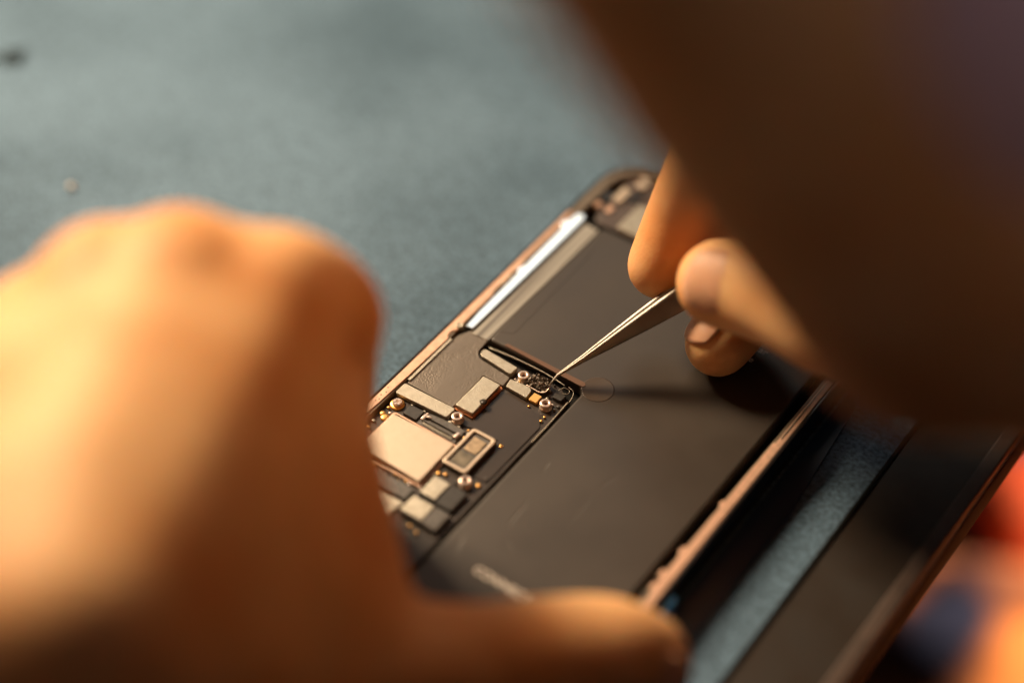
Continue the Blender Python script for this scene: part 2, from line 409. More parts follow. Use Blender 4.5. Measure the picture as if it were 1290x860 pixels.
# copper inner rail: left run, right run, grey run round the top end
def rail(name, pts, z0, z1, m, bev=.12):
    b_ = bmesh.new(); prism(b_, pts, z0, z1); return link(name, b_, m, ph, bevel=bev)
L_in = [(1.7, -30), (1.7, -3.4), (2.0, 8), (2.15, 20.5), (1.5, 21.2), (1.5, 22.6), (2.2, 23.4), (2.0, 26), (2.0, 36), (1.5, 37.5), (1.5, 39), (1.9, 40.5), (1.4, 42.5),
        (1.4, 44.5), (1.8, 46), (1.2, 48), (1.1, 56), (1.3, 60), (1.0, 62.8)]
rail('side_rail', [(.1, 66.8), (.1, -40), (1.7, -40)]+L_in+[(1.0, 66.8)], 4, 7.25, M['copper'])
R_in = [(70.2, 55), (70.2, 34.5), (69.8, 34.3), (69.8, 16.6), (69.2, 16.3), (69.2, 15.2), (69.8, 15.0), (69.8, 3.2), (69.0, 2.8), (69.0, 1.4), (69.7, 1.0), (69.7, -3.4), (68.8, -3.8), (68.8, -5.0),
        (69.6, -5.4), (69.6, -6.8), (69.0, -7.2), (69.0, -8.4), (70.1, -8.8), (70.1, -12), (70.4, -13), (70.1, -20), (70.1, -40)]
rail('side_rail', [(71.6, -40), (71.6, 55)]+R_in, 4, 7.25, M['copper'])
M['antenna'] = mat('antenna_band', (.25, .20, .15), .4, .5, 500, .3)
bm = bmesh.new()
o_ = rrect(U0+.85, VB+.85, U1-.85, VT-.85, 10.2); i_ = rrect(U0+2.9, VB+2.9, U1-2.9, VT-2.4, 8.3)
ring(bm, o_, i_, 3.9, 7.0)
link('inner_ledge', bm, M['antenna'], ph, bevel=.15)

# battery: two joined cells in an L
BT = 7.3
bat = bmesh.new()
prism(bat, rpoly([(9.1, 25.1), (31.2, 25.1), (32.7, 23.6), (32.7, -50), (67.5, -50), (67.5, 66.2), (9.1, 66.2)], [1, .6, .8, 2, 2, 2, 1.5]), 4.3, BT)
battery = link('battery', bat, M['battery'], ph, bevel=.55, segs=4)
# folded seam of the wrap near the left side, and the embossed round seal
bm = bmesh.new(); prism(bm, rpoly([(9.6, 28), (12.3, 29), (12.0, 50), (11.5, 62), (10.9, 65.4), (9.6, 65.4)], .4), BT-.05, BT+.05)
link('wrap_fold', bm, M['battery'], battery, bevel=.03)
M['seal'] = mat('clear_seal', (.066, .047, .034), .38, 0, 200, .2)
bm = bmesh.new(); lathe(bm, 34.7, 26.2, [(0, BT-.02), (3.25, BT-.02), (3.3, BT+.02), (3.15, BT+.035), (3.0, BT+.02), (0, BT+.02)], 48)
link('round_seal', bm, M['seal'], battery, smooth=True)
bm = bmesh.new(); prism(bm, rpoly([(12.5, 25.35), (31.8, 24.9), (32.3, 25.6), (31.6, 26.2), (13, 26.1)], .3), BT-.02, BT+.12)
link('tape_strip', bm, mat('bronze_tape', (.16, .085, .05), .35, .3), battery, bevel=.05)
# printing on the wrap
text_mesh('printed_text', 'CONNECT', 2.5, (41.2, -24.3, BT+.03), M['label'], battery, 0, space=1.0)
t_ = text_mesh('printed_text', 'pe', 2.2, (53.5, 50.2, BT+.03), M['label'], battery)
t_ = text_mesh('printed_text', 'car', 2.2, (54.1, 53.6, BT+.03), M['label'], battery)
t_ = text_mesh('printed_text', 'replaceme', 1.8, (53.4, 56.9, BT+.03), M['label'], battery)
for q, (tx, sz) in enumerate((('Authorized service', 1.6), ('provider only', 1.6))):
    text_mesh('printed_text', tx, sz, (42, 60.6-q*2.2, BT+.03), M['label'], battery)

# circuit board
BZ = 5.9
bm = bmesh.new()
prism(bm, rpoly([(2.4, -50), (31.2, -50), (31.4, 20.2), (28.2, 23.4), (9.2, 22.6), (8.0, 24.0), (2.6, 24.0)], [0, 0, .8, .8, .6, .6, .4]), 4.25, BZ)
board = link('circuit_board', bm, M['board'], ph, bevel=.12)
bm = bmesh.new(); prism(bm, rpoly([(14.6, 3.6), (19.2, 4.2), (20.2, 4.6), (26.2, 4.8), (27.4, 1), (27.6, -5.2), (30.4, -5.2), (30.5, 12.2), (28.6, 15), (24.0, 15.2), (18.9, 15.8), (18.9, 6)], .4), BZ, BZ+.22)
link('black_tape', bm, mat('kapton_black', (.044, .031, .023), .34, 0, 120, .25, .08, 700), board, bevel=.08)
# thin wire-like edge foil along the notch
bm = bmesh.new()
tube(bm, [(10.2, 23.6, 6.6, .16), (17, 24.1, 6.8, .14), (24, 24.1, 6.9, .12), (28.5, 23.6, 6.9, .1)], seg=8)
link('edge_foil', bm, M['silver'], board, smooth=True)
bm = bmesh.new()
tube(bm, [(31.6, 20.3, 6.7, .16), (31.8, 14, 6.7, .14), (31.7, 8, 6.5, .12)], seg=8)
tube(bm, [(28.3, 21.8, 6.9, .07), (29.0, 22.9, 7.1, .07), (30.2, 22.9, 7.0, .07), (30.3, 22.0, 6.9, .07), (29.4, 21.7, 6.8, .07)], seg=6)
tube(bm, [(29.6, 23.6, 6.9, .07), (30.9, 23.2, 7.0, .07), (31.6, 21.8, 6.9, .07), (31.7, 20.6, 6.7, .07)], seg=6)
link('bonding_wire', bm, M['silver'], board, smooth=True)

def comp(name, pts, z0, z1, m, r=.2, bev=.12, parent=board, label=None, taper=0):
    b_ = bmesh.new(); prism(b_, rpoly(pts, r) if r else pts, z0, z1, taper)
    o = link(name, b_, m, parent, bevel=bev, segs=3)
    if label: o['label'] = label
    return o
comp('pebbled_cover', [(2.7, 6.2), (13.9, 6.2), (13.8, 16.6), (18.6, 16.6), (18.4, 19.2), (10.2, 20.0), (8.95, 21.4), (8.7, 26.2), (4.2, 25.2), (3.0, 22.7)], BZ, 6.75, M['pebble'], [.2, .2, .2, .2, .3, .8, .8, .3, .3, .3], .1)
comp('cover_lip', [(2.35, 6.8), (2.95, 6.8), (2.9, 20.9), (2.3, 20.9)], 6.2, 7.05, M['silver'], .1, .06)
comp('connector_cover', [(2.5, 2.6), (14.7, 3.2), (14.8, 6.0), (2.5, 5.7)], BZ+.1, 7.05, M['silver'], .5, .12)
e = comp('shield_can', boxpts(14.2, 6.7, 18.4, 16.1), BZ+.1, 7.3, M['silver'], .35, .15)
b_ = bmesh.new(); lathe(b_, 18.3, 10.4, [(0, 7.2), (.7, 7.2), (.75, 7.33), (0, 7.36)]); link('scratch_mark', b_, M['darkchip'], e, smooth=True)
b_ = bmesh.new(); ring(b_, rrect(13.85, 6.35, 18.75, 16.45, .5), rrect(14.22, 6.72, 18.38, 16.08, .35), BZ+.05, 6.35); link('solder_edge', b_, mat('rusty_copper', (.45, .17, .07), .4, .6), e)
comp('connector_cover', [(10.0, 20.4), (18.2, 19.6), (18.4, 21.9), (9.8, 22.4)], BZ+.1, 7.3, M['silver'], [1.0, .3, .3, .9], .14)
comp('connector_cover', [(19.2, 16.7), (24.3, 16.5), (24.0, 18.7), (23.1, 19.3), (18.8, 18.9)], BZ+.1, 6.9, M['silver'], .35, .12)
comp('gold_pad', boxpts(24.75, 16.6, 26.55, 18.7), BZ+.1, 6.75, M['gold'], .12, .08)
comp('dark_chip', boxpts(28.2, 19.8, 30.3, 21.5), BZ+.1, 6.8, M['darkchip'], .15, .08)
# torn connector piece held by the tweezers tip: crumpled sheet
b_ = bmesh.new()
nx, ny = 16, 12
G = [[b_.verts.new(V3(22.0+4.3*i/(nx-1)+.25*math.sin(j*1.3), 19.9+3.1*j/(ny-1)-.35*i/(nx-1)+.2*math.sin(i*1.1),
     6.75+1.0*noise.noise(Vector((i*.55, j*.6, 3)))+.55*(i/(nx-1))*(j/(ny-1)))) for j in range(ny)] for i in range(nx)]
for i in range(nx-1):
    for j in range(ny-1):
        b_.faces.new((G[i][j], G[i+1][j], G[i+1][j+1], G[i][j+1]))
o = link('torn_flex', b_, M['crystal'], board); sd = o.modifiers.new('s', 'SOLIDIFY'); sd.thickness = .00025
b_ = bmesh.new()
tube(b_, [(22.3, 19.6, 6.6, .13), (25.4, 19.3, 6.8, .13), (26.6, 19.9, 7.1, .13), (26.7, 21.2, 7.4, .12)], seg=8)
link('bent_clip', b_, M['screw'], board, smooth=True)
# small glossy crystals
b_ = bmesh.new()
for k in range(16):
    x, y = random.uniform(22.3, 26.4), random.uniform(20.0, 22.8)
    s = random.uniform(.12, .3)
    box(b_, x, y, 6.9, x+s, y+s*.8, 7.2+random.uniform(.1, .5), .3)
link('solder_crumbs', b_, M['screw'], board)

# board-to-board connectors
comp('dark_chip', boxpts(7.0, -.7, 10.2, 1.9), BZ+.1, 6.9, M['darkchip'], .1, .1)
cn = comp('socket_connector', boxpts(10.5, -1.0, 19.7, 1.9), BZ+.05, 6.5, M['grey'], .2, .08)
b_ = bmesh.new(); ring(b_, rrect(11.0, -.1, 19.3, 1.4, .25, 4), rrect(11.45, .25, 18.85, 1.05, .15, 4), 6.5, 7.0); link('metal_rim', b_, M['grey'], cn, bevel=.05)
b_ = bmesh.new(); box(b_, 10.8, .0, 6.6, 11.5, 1.5, 7.12); box(b_, 11.5, 1.05, 6.6, 12.4, 1.5, 7.12); box(b_, 18.8, -.1, 6.6, 19.5, 1.4, 7.12); link('solder_clip', b_, M['screw'], cn, bevel=.05)
b_ = bmesh.new()
for k in range(18): box(b_, 11.7+k*.4, -.75, 6.5, 11.88+k*.4, -.2, 6.72)
link('contact_pins', b_, M['silver'], cn)
comp('flex_tail', [(11.2, 2.0), (19.3, 2.0), (19.5, 2.9), (15.6, 3.1), (11.2, 2.6)], BZ+.05, 6.3, M['grey'], .1, .05)
# large tan shield, framed chip, connector covers
comp('shield_can', [(5.7, -2.1), (20.2, -1.6), (20.4, -13.0), (5.9, -12.4)], BZ+.05, 7.15, M['shield'], .35, .2, label='large pale tan shield plate')
b_ = bmesh.new(); ring(b_, rrect(5.2, -13.5, 20.9, -1.1, .6), rrect(5.5, -13.2, 20.6, -1.4, .5), BZ+.02, 6.4); link('shield_fence', b_, M['copper'], board)
ch = comp('camera_chip', boxpts(20.7, -6.4, 26.3, 4.0), BZ+.1, 6.75, M['grey'], .5, .1, label='framed rectangular chip with glassy window')
b_ = bmesh.new(); ring(b_, rrect(20.7, -6.4, 26.3, 4.0, .7), rrect(21.4, -5.7, 25.6, 3.3, .45), 6.7, 7.2); link('chip_frame', b_, M['shield'], ch, bevel=.1)
b_ = bmesh.new(); box(b_, 22.1, -1.3, 6.75, 25.0, 2.4, 6.95); link('chip_die', b_, mat('chip_die', (.50, .38, .25), .5, .2, 900, .5), ch, bevel=.05)
b_ = bmesh.new(); box(b_, 21.8, -5.0, 6.75, 25.0, -1.8, 6.85); link('chip_die', b_, mat('chip_die_dim', (.22, .19, .14), .5, .2, 500, .6), ch, bevel=.05)
c = comp('connector_block', boxpts(21.8, -15.1, 29.5, -9.8), BZ, 6.9, M['darkchip'], .3, .3)
b_ = bmesh.new(); box(b_, 22.0, -14.8, 6.85, 25.6, -10.0, 7.2); link('metal_lid', b_, M['silver'], c, bevel=.2)
c = comp('connector_block', boxpts(21.5, -20.6, 30.0, -15.8), BZ, 7.0, M['grey'], .3, .4)
b_ = bmesh.new(); box(b_, 21.6, -20.3, 6.95, 26.5, -16.1, 7.25); link('metal_lid', b_, M['silver'], c, bevel=.25)
comp('socket_connector', boxpts(8, -17.5, 20.5, -14.6), BZ, 6.6, M['grey'], .2, .1)
comp('flex_tail', boxpts(12, -22, 20.6, -18.2), BZ, 6.4, M['silver'], .2, .1)

# tiny passive parts
def smd(parent, u, v, w, h, m):
    b_ = bmesh.new(); box(b_, u-w/2, v-h/2, BZ, u+w/2, v+h/2, BZ+.5)
    return link('surface_part', b_, m, parent, bevel=.05)
for (u, v, w, h, k) in ((10.8, 2.3, .5, .35, 'screw'), (9.9, 2.4, .5, .3, 'silver'), (20.4, 2.8, .5, .8, 'silver'), (20.3, 1.4, .5, .5, 'gold'), (15.7, 3.2, .9, .35, 'silver'),
                        (17.8, 3.1, .8, .3, 'silver'), (20.1, 19.6, .5, .7, 'silver'), (21.3, 19.4, .6, .4, 'silver'), (22.0, 18.9, .4, .3, 'gold'), (27.4, 19.2, .5, .5, 'silver'),
                        (27.0, 18.2, .4, .4, 'gold'), (30.4, 18.7, .5, .6, 'grey'), (30.2, 17.6, .4, .3, 'silver'), (19.6, 22.6, .6, .4, 'grey'), (21.1, -9.2, .5, .5, 'silver'),
                        (20.9, -10.6, .4, .6, 'silver'), (21.0, -13.4, .5, .4, 'screw'), (3.5, -.8, .5, .5, 'gold'), (3.3, -5.2, .6, .4, 'silver'), (3.5, -7.0, .6, .4, 'gold'),
                        (6.9, 2.3, .5, .3, 'silver'), (29.8, -4.5, .5, .35, 'grey'), (12, -23, .6, .5, 'gold'), (25.0, -21.8, .5, .5, 'gold'), (27.0, -22.4, .5, .5, 'gold'), (18.9, -14.0, .7, .4, 'screw')):
    smd(board, u, v, w, h, M[k])
for q in range(34):
    u, v = random.choice(((random.uniform(19.0, 23.5), random.uniform(19.6, 22.8)), (random.uniform(26.6, 30.6), random.uniform(15.6, 23.0)), (random.uniform(2.8, 6.5), random.uniform(-12, -1.5)),
                          (random.uniform(10, 20), random.uniform(-14.4, -13.6)), (random.uniform(20.8, 30.5), random.uniform(-9.4, -8.6)), (random.uniform(2.8, 7), random.uniform(-24, -13))))
    smd(board, u, v, random.uniform(.25, .6), random.uniform(.2, .45), M[random.choice(('silver', 'grey', 'darkchip', 'gold', 'screw'))])
# gold test dots
for (u, v, r) in ((27.3, 3.9, .42), (19.8, 3.5, .28), (29.8, 13.7, .33), (29.8, 14.9, .26), (25.6, 15.5, .26), (21.6, -8.5, .5), (22.9, -8.0, .4), (29.6, -6.6, .5), (4.4, -3.2, .9), (3.4, -2.6, .6)):
    b_ = bmesh.new(); lathe(b_, u, v, [(0, BZ+.1), (r, BZ+.1), (r*.95, BZ+.33), (r*.5, BZ+.42), (0, BZ+.44)], 20)
    link('test_pad', b_, M['gold'], board, smooth=True)
# screw posts
def screw_post(u, v, tilt=0):
    b_ = bmesh.new()
    lathe(b_, u, v, [(0, BZ), (1.3, BZ), (1.3, BZ+.35), (1.0, BZ+.45), (.95, BZ+1.0), (1.16, BZ+1.05), (1.18, BZ+1.3), (1.05, BZ+1.42), (.72, BZ+1.42), (.5, BZ+1.3), (.45, BZ+.7), (0, BZ+.7)], 32)
    o = link('screw_post', b_, M['screw'], board, smooth=True)
    b2 = bmesh.new(); lathe(b2, u, v, [(0, BZ+.72), (.44, BZ+.72), (.43, BZ+.9), (0, BZ+.9)], 20)
    link('screw_hole', b2, mat_hole, o)
    return o
mat_hole = mat('screw_recess', (.12, .03, .015), .5, .3)
for u, v in ((20.5, 21.0), (28.4, 17.3), (16.4, 4.5), (27.4, -7.7)): screw_post(u, v)
b_ = bmesh.new(); lathe(b_, 4.3, .9, [(0, BZ), (1.5, BZ), (1.5, BZ+.35), (1.25, BZ+.5), (0, BZ+.5)], 32)
g = link('gold_screw', b_, M['gold'], board, smooth=True)
b_ = bmesh.new()
lathe(b_, 4.35, .95, [(0, BZ+.5), (1.05, BZ+.5), (1.05, BZ+.85), (.85, BZ+1.05), (.3, BZ+1.05), (.2, BZ+.8), (0, BZ+.8)], 28)
for k in range(5):
    a = k*math.tau/5; box(b_, 4.35+.6*math.cos(a)-.15, .95+.6*math.sin(a)-.15, BZ+.9, 4.35+.6*math.cos(a)+.15, .95+.6*math.sin(a)+.15, BZ+1.2)
link('screw_head', b_, M['screw'], g)

# left side cable band, bright strip
comp('flex_cable', [(5.0, 24.6), (9.0, 24.9), (8.75, 65.4), (5.0, 65.6)], 5, 6.95, M['flex'], .2, .1, ph)
comp('bright_strip', [(3.0, 25.3), (4.6, 25.5), (4.45, 45), (4.2, 66.6), (3.8, 67.3), (2.7, 67.2), (2.2, 66.6), (2.0, 64.0), (1.1, 63.6), (1.1, 62.0), (2.2, 61.6), (2.4, 47), (1.6, 45.5), (2.5, 44), (2.6, 41), (2.7, 30)],
     5, 7.35, M['white'], .25, .12, ph)
comp('rail_gasket', [(2.05, 28), (2.35, 28), (2.25, 60), (1.95, 60)], 5, 6.9, M['black'], 0, 0, ph)
for v, r in ((24.7, .85), (42.0, .6), (39.8, .5), (47.3, .4)):
    b_ = bmesh.new(); lathe(b_, 1.9, v, [(0, 6), (r, 6), (r, 7.4), (r*.8, 7.6), (r*.4, 7.55), (r*.3, 7.4), (0, 7.4)], 24)
    link('rail_screw', b_, M['silver'], ph, smooth=True)
# little ticks on the rail
b_ = bmesh.new()
for k in range(9): box(b_, 1.35, 29+k*1.2, 7.2, 1.75, 29.25+k*1.2, 7.3)
link('rail_marks', b_, M['silver'], ph)
b_ = bmesh.new()
for k, (u, v) in enumerate(((.9, -1.5), (1.2, -.8), (.8, .3), (1.2, 1.4), (.7, 2.6))): box(b_, u-.12, v-.12, 7.2, u+.12, v+.12, 7.3)
link('rail_scuffs', b_, M['black'], ph)
# debris clips at the lower right rail
b_ = bmesh.new()
for k in range(16):
    u, v = random.uniform(68.6, 69.9), random.uniform(-15, -4.5); s = random.uniform(.2, .55)
    box(b_, u, v, 6.2, u+s, v+s*1.4, 7.0+random.uniform(-.2, .3), .2)
link('rail_clips', b_, M['silver'], ph, bevel=.05)
b_ = bmesh.new(); box(b_, 70.45, 36, 7.25, 70.7, 54, 7.4); link('rail_trim', b_, M['silver'], ph)

# far end: speaker block, vibration motor and fittings
comp('speaker_module', rrect(5.2, 67.6, 34, 86, 3), 4.3, 6.8, mat('speaker_brown', (.085, .062, .052), .4, 0, 300, .3), 0, .3, ph)
mo = comp('motor_cover', boxpts(11.5, 68.2, 30, 77.6), 6.6, 7.4, M['silver'], .5, .2, ph)
comp('port_fitting', boxpts(5.6, 75.2, 7.9, 80.4), 6.6, 7.5, M['shield'], .5, .3, ph)
comp('port_fitting', boxpts(7.2, 82.0, 9.8, 86.6), 6.4, 7.4, M['shield'], .6, .3, ph)
comp('port_fitting', boxpts(6.2, 71.5, 7.6, 73.4), 6.6, 7.2, M['copper'], .4, .2, ph)
comp('port_gasket', boxpts(3.2, 73.8, 5.5, 77.2), 6.0, 7.3, M['black'], .4, .2, ph)
comp('port_gasket', boxpts(8.2, 77.2, 10.8, 81.4), 6.4, 7.2, M['black'], .4, .2, ph)
comp('port_fitting', boxpts(3.4, 71.6, 4.5, 73.2), 6.2, 7.1, M['copper'], .3, .1, ph)
comp('speaker_module', rrect(36, 67.6, 66, 86, 3), 4.3, 6.9, M['darkchip'], 0, .3, ph)
b_ = bmesh.new(); box(b_, 4.6, 66.35, 4.3, 67, 67.4, 6.4); link('divider_gasket', b_, M['void'], ph)

# ------------------------------------------------------------------ shade strip, panel
def top(name, bm_, m, label, cat, **k):
    o = link(name, bm_, m, None, **k); place2(o); return tag(o, label, cat)
def place2(o): o.location = BASE; o.rotation_euler = (0, 0, -AZ)
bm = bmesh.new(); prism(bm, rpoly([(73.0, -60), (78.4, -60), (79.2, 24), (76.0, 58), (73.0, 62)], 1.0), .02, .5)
top('protective_film', bm, M['navyfilm'], 'narrow dark navy strip on the mat along the right edge of the phone', 'film', bevel=.1)  # navy strip added to darken the shaded gap beside the phone
bm = bmesh.new(); prism(bm, rpoly([(72.9, -17), (73.9, -17), (73.9, -7.0), (73.2, -6.4), (72.9, -7)], .3), .55, 6.0)
top('blue_tab', bm, M['blue'], 'small bright blue tab beside the right rail of the phone above the thumb tip', 'tab', bevel=.15)
tray = empty('parts_tray', BASE, -AZ)
tag(tray, 'flat dark brown tray with raised rim lying on the mat right of the phone', 'tray')
bm = bmesh.new(); box(bm, 89.0, -120, .02, 103.2, 110, 1.2); link('tray_floor', bm, M['panel'], tray, bevel=.15)
bm = bmesh.new(); box(bm, 103.25, -120, .02, 106.3, 110, 2.6); link('tray_rim', bm, M['rim'], tray, bevel=.4)
bm = bmesh.new(); box(bm, 88.0, -120, .02, 88.95, 110, 1.6); link('tray_edge', bm, M['void'], tray, bevel=.2)

# mat crumbs
cx, cy, cz = J['crumbs'][0][:3]
b_ = bmesh.new()
for k in range(14):
    a = random.uniform(0, 6.28); l = random.uniform(1.5, 4)
    x, y = cx+random.uniform(-2, 2), cy+random.uniform(-1.5, 1.5)
    tube(b_, [(x, y, .3, .35), (x+l*.5*math.cos(a), y+l*.5*math.sin(a), 1.2, .4), (x+l*math.cos(a), y+l*math.sin(a), .4, .2)], n=3, seg=6)
tag(link('lint_tuft', b_, M['crumb'], smooth=True), 'small dark tuft of lint on the mat near the upper left corner', 'lint')
cx, cy, cz = J['crumbs'][1][:3]
b_ = bmesh.new(); bmesh.ops.create_icosphere(b_, subdivisions=2, radius=.8*MM, matrix=Matrix.Translation(V3(cx, cy, .5)))
for v in b_.verts: v.co += Vector((random.uniform(-1, 1), random.uniform(-1, 1), random.uniform(-1, 1)))*.15*MM
tag(link('crumb', b_, M['label'], smooth=True), 'tiny pale crumb on the mat above the left hand', 'crumb')

# ------------------------------------------------------------------ tweezers
T0, T1, T2 = [Vector(p[:3]) for p in J['tweezers']]
axis = (T2-T1).normalized()
side = axis.cross(Vector((0, 0, 1))).normalized()      # spread direction of the prongs
nrm = side.cross(axis).normalized()
side, nrm = side*math.cos(.42)+nrm*math.sin(.42), nrm*math.cos(.42)-side*math.sin(.42)   # how the pair is rolled in the grip
tw = empty('tweezers', (0, 0, 0))
tag(tw, 'pointed steel tweezers gripped by the right hand with tip on the circuit board', 'tweezers')
Lh = (T2-T1).length
def prong(sgn):
    b_ = bmesh.new(); rows = []
    st = [(-1, .0, .18, .18, .10)]  # s, along, half-width, half-thick, gap
    data = [(0, .22, .16, .02), (2, .30, .22, .06), (6, .55, .34, .10), (12, 1.15, .5, .15), (20, 1.9, .65, .22), (30, 2.7, .75, .30), (45, 3.0, .7, .6), (70, 3.6, .6, 1.6), (90, 3.6, .6, 1.4), (104, 3.0, .6, .3)]
    def row(c, w, t, g):
        # prong lies beside the slit; w across (nrm), t along the spread direction
        c2 = c+side*sgn*(g+t)
        ps = []
        for k in range(16):
            a = math.tau*k/16
            ca, sa = math.cos(a), math.sin(a)
            ca = math.copysign(abs(ca)**.6, ca); sa = math.copysign(abs(sa)**.6, sa)
            ps.append(b_.verts.new((c2+side*(t*ca)+nrm*(w*sa))*MM))
        rows.append(ps)
    row(T0, .07, .07, .01); row(T0.lerp(T1, .5)+side*.0, .16, .13, .01)
    for s, w, t, g in data: row(T1+axis*s, w, t, g)
    for A, B in zip(rows, rows[1:]):
        for k in range(16): b_.faces.new((A[k], A[(k+1) % 16], B[(k+1) % 16], B[k]))
    b_.faces.new(rows[0][::-1]); b_.faces.new(rows[-1])
    return link('prong', b_, M['steel'], tw, smooth=True)
prong(1); prong(-1)

# ------------------------------------------------------------------ hands
J['r_arm'] = [(40, -98, 172, 28), (85, -118, 195, 29), (170, -160, 235, 33), (360, -250, 300, 40)]
J['r_sleeve'] = [(57, -97, 168, 29), (57, -103, 177, 31), (66, -109, 184, 33), (100, -125, 204, 36), (180, -165, 240, 42), (380, -260, 305, 52)]
def organic(name, chains, voxel=.9, smooth=10, parent=None, m=None, hulls=(), flat=None):
    b_ = bmesh.new()
    for k in chains:
        tube(b_, J[k], n=6, seg=20, flat=(flat or {}).get(k, 1.0), upv=UPV)
    for h in hulls:
        hb = bmesh.new()
        for x, y, z, r in J[h]: bmesh.ops.create_icosphere(hb, subdivisions=3, radius=r*MM, matrix=Matrix.Translation(V3(x, y, z)))
        q = bmesh.ops.convex_hull(hb, input=hb.verts)
        bmesh.ops.delete(hb, geom=[e for e in set(q['geom_interior']+q['geom_unused']) if isinstance(e, bmesh.types.BMVert)], context='VERTS')
        bmesh.ops.delete(hb, geom=[f for f in hb.faces if f not in set(g for g in q['geom'] if isinstance(g, bmesh.types.BMFace))], context='FACES')
        tmp = bpy.data.meshes.new('t'); hb.to_mesh(tmp); hb.free(); b_.from_mesh(tmp); bpy.data.meshes.remove(tmp)
    o = link(name, b_, m or M['skin'])
    r = o.modifiers.new('r', 'REMESH'); r.mode = 'VOXEL'; r.voxel_size = voxel*MM; r.use_smooth_shade = True
    s = o.modifiers.new('s', 'SMOOTH'); s.factor = .5; s.iterations = smooth
    bpy.context.view_layer.update()
    dg = bpy.context.evaluated_depsgraph_get()
    me = bpy.data.meshes.new_from_object(o.evaluated_get(dg))
    old = o.data; o.modifiers.clear(); o.data = me; bpy.data.meshes.remove(old)
    for p in me.polygons: p.use_smooth = True
    if parent: o.parent = parent
    return o
UPV = (0, -math.cos(PITCH)*.9, math.sin(PITCH))

def nail(parent, chain, offs, length, width, updir, rr, back=0.0, m=None, lift=.25):
    """curved plate on the last joint of a chain; offs = mm back from the chain end"""
    pts = J[chain]
    e = Vector(pts[-1][:3]); p = Vector(pts[-2][:3])
    t = (e-p).normalized()
    upd = Vector(updir); upd = (upd-t*upd.dot(t)).normalized()
    sd = t.cross(upd)
    b_ = bmesh.new(); nu, nv = 13, 13
    grid = []
    for i in range(nu):
        x = -1+2*i/(nu-1)
        row = []
        for j in range(nv):
            y = -1+2*j/(nv-1)
            # superellipse footprint
            xx = x*math.sqrt(max(0, 1-.35*y*y)) ; yy = y*math.sqrt(max(0, 1-.35*x*x))
            ang = xx*width/2/rr
            c = e+t*(offs+yy*length/2)
            sx_ = offs+yy*length/2
            rad = math.sqrt(max(1, (rr+lift)**2-max(0, sx_)**2))-.35*max(0, -yy)**3-.12*abs(x)**3
            row.append(b_.verts.new((c+upd*(rad*math.cos(ang))+sd*(rad*math.sin(ang)))*MM))
        grid.append(row)
    for i in range(nu-1):
        for j in range(nv-1): b_.faces.new((grid[i][j], grid[i+1][j], grid[i+1][j+1], grid[i][j+1]))
    o = link('fingernail', b_, m or M['nail'], parent, smooth=True)
    s = o.modifiers.new('s', 'SOLIDIFY'); s.thickness = .0004; s.offset = -1
    return o

lh = organic('hand', ['l_index', 'l_middle', 'l_ring', 'l_little', 'l_meta1', 'l_meta2', 'l_meta3', 'l_meta4', 'l_thenar', 'l_thumb', 'l_arm'], 1.1, 28, hulls=('l_hull', 'l_hull2'))
tag(lh, 'left hand with bent fingers holding the phone down, thumb along the bottom', 'hand')
rh = organic('hand', ['r_index', 'r_thumb', 'r_middle', 'r_ring', 'r_little', 'r_palm', 'r_web', 'r_fill', 'r_arm'], .9, 7, hulls=('r_hull',))
tag(rh, 'right hand reaching in from the upper right and pinching the tweezers', 'hand')
CAMV = (Vector(CAM_LOC)-Vector(J['r_thumb'][-1][:3])).normalized()
nail(rh, 'r_thumb', -2.0, 10, 12.8, CAMV*1+Vector((-.05, .0, .0)), 8.45)
nail(rh, 'r_middle', -.8, 10, 9.5, Vector((-1, -.55, .4)), 6.85)
nail(lh, 'l_thumb', -1.0, 12, 11, Vector((.5, -.9, .5)), 9.2)
# sleeve on the right forearm
b_ = bmesh.new(); tube(b_, J['r_sleeve'], n=8, seg=48, upv=UPV)
for v in b_.verts:
    n_ = noise.noise(v.co*28)*3.0+noise.noise(v.co*70)*.8
    v.co += Vector((n_, n_*.7, n_))*MM
link('sleeve', b_, M['mauve'], rh, smooth=True)

# garment of the person, below the table edge
gx, gy, gz = J['garment'][0][:3]
def garment(name, cx, cy, cz, sx, sy, sz, m, seed, label, cat, parent=None):
    b_ = bmesh.new(); bmesh.ops.create_icosphere(b_, subdivisions=5, radius=1)
    for v in b_.verts:
        d = v.co.copy()
        k = 1+.10*noise.noise(d*1.6+Vector((seed, 0, 0)))+.03*noise.noise(d*4+Vector((0, seed, 0)))
        fold = .012*math.sin(9*(d.x+d.y*1.4)+3*noise.noise(d*2))
        d = d*(k+fold)
        v.co = Vector((cx+d.x*sx, cy+d.y*sy, cz+d.z*sz))*MM
    o = link(name, b_, m, parent, smooth=True)
    return o if parent else tag(o, label, cat)
gm = empty('garment', (gx*MM, gy*MM, gz*MM))
tag(gm, 'orange and navy work clothes beyond the table edge at lower right', 'clothes')
g2 = J['garment'][1]; g3 = J['garment'][2]
GI = Matrix.Translation(-Vector((gx, gy, gz))*MM)
o = garment('lap_cloth', g3[0], g3[1], g3[2]-60, 190, 190, 60, M['navy'], 9, None, None, parent=gm)
o.matrix_parent_inverse = GI
def cloth_tube(name, pts, m, amp):
    b_ = bmesh.new(); tube(b_, pts, n=14, seg=56)
    for v in b_.verts:
        q = v.co/MM*.02
        v.co += Vector((noise.noise(q*1.3), noise.noise(q*1.3+Vector((7, 0, 0))), noise.noise(q*1.3+Vector((0, 9, 0)))))*amp*MM
        v.co += Vector((1, 1, 1))*noise.noise(Vector((q.x*2.5+q.y*3, q.z*4, 2)))*amp*.35*MM
    o = link(name, b_, m, gm, smooth=True); o.matrix_parent_inverse = GI
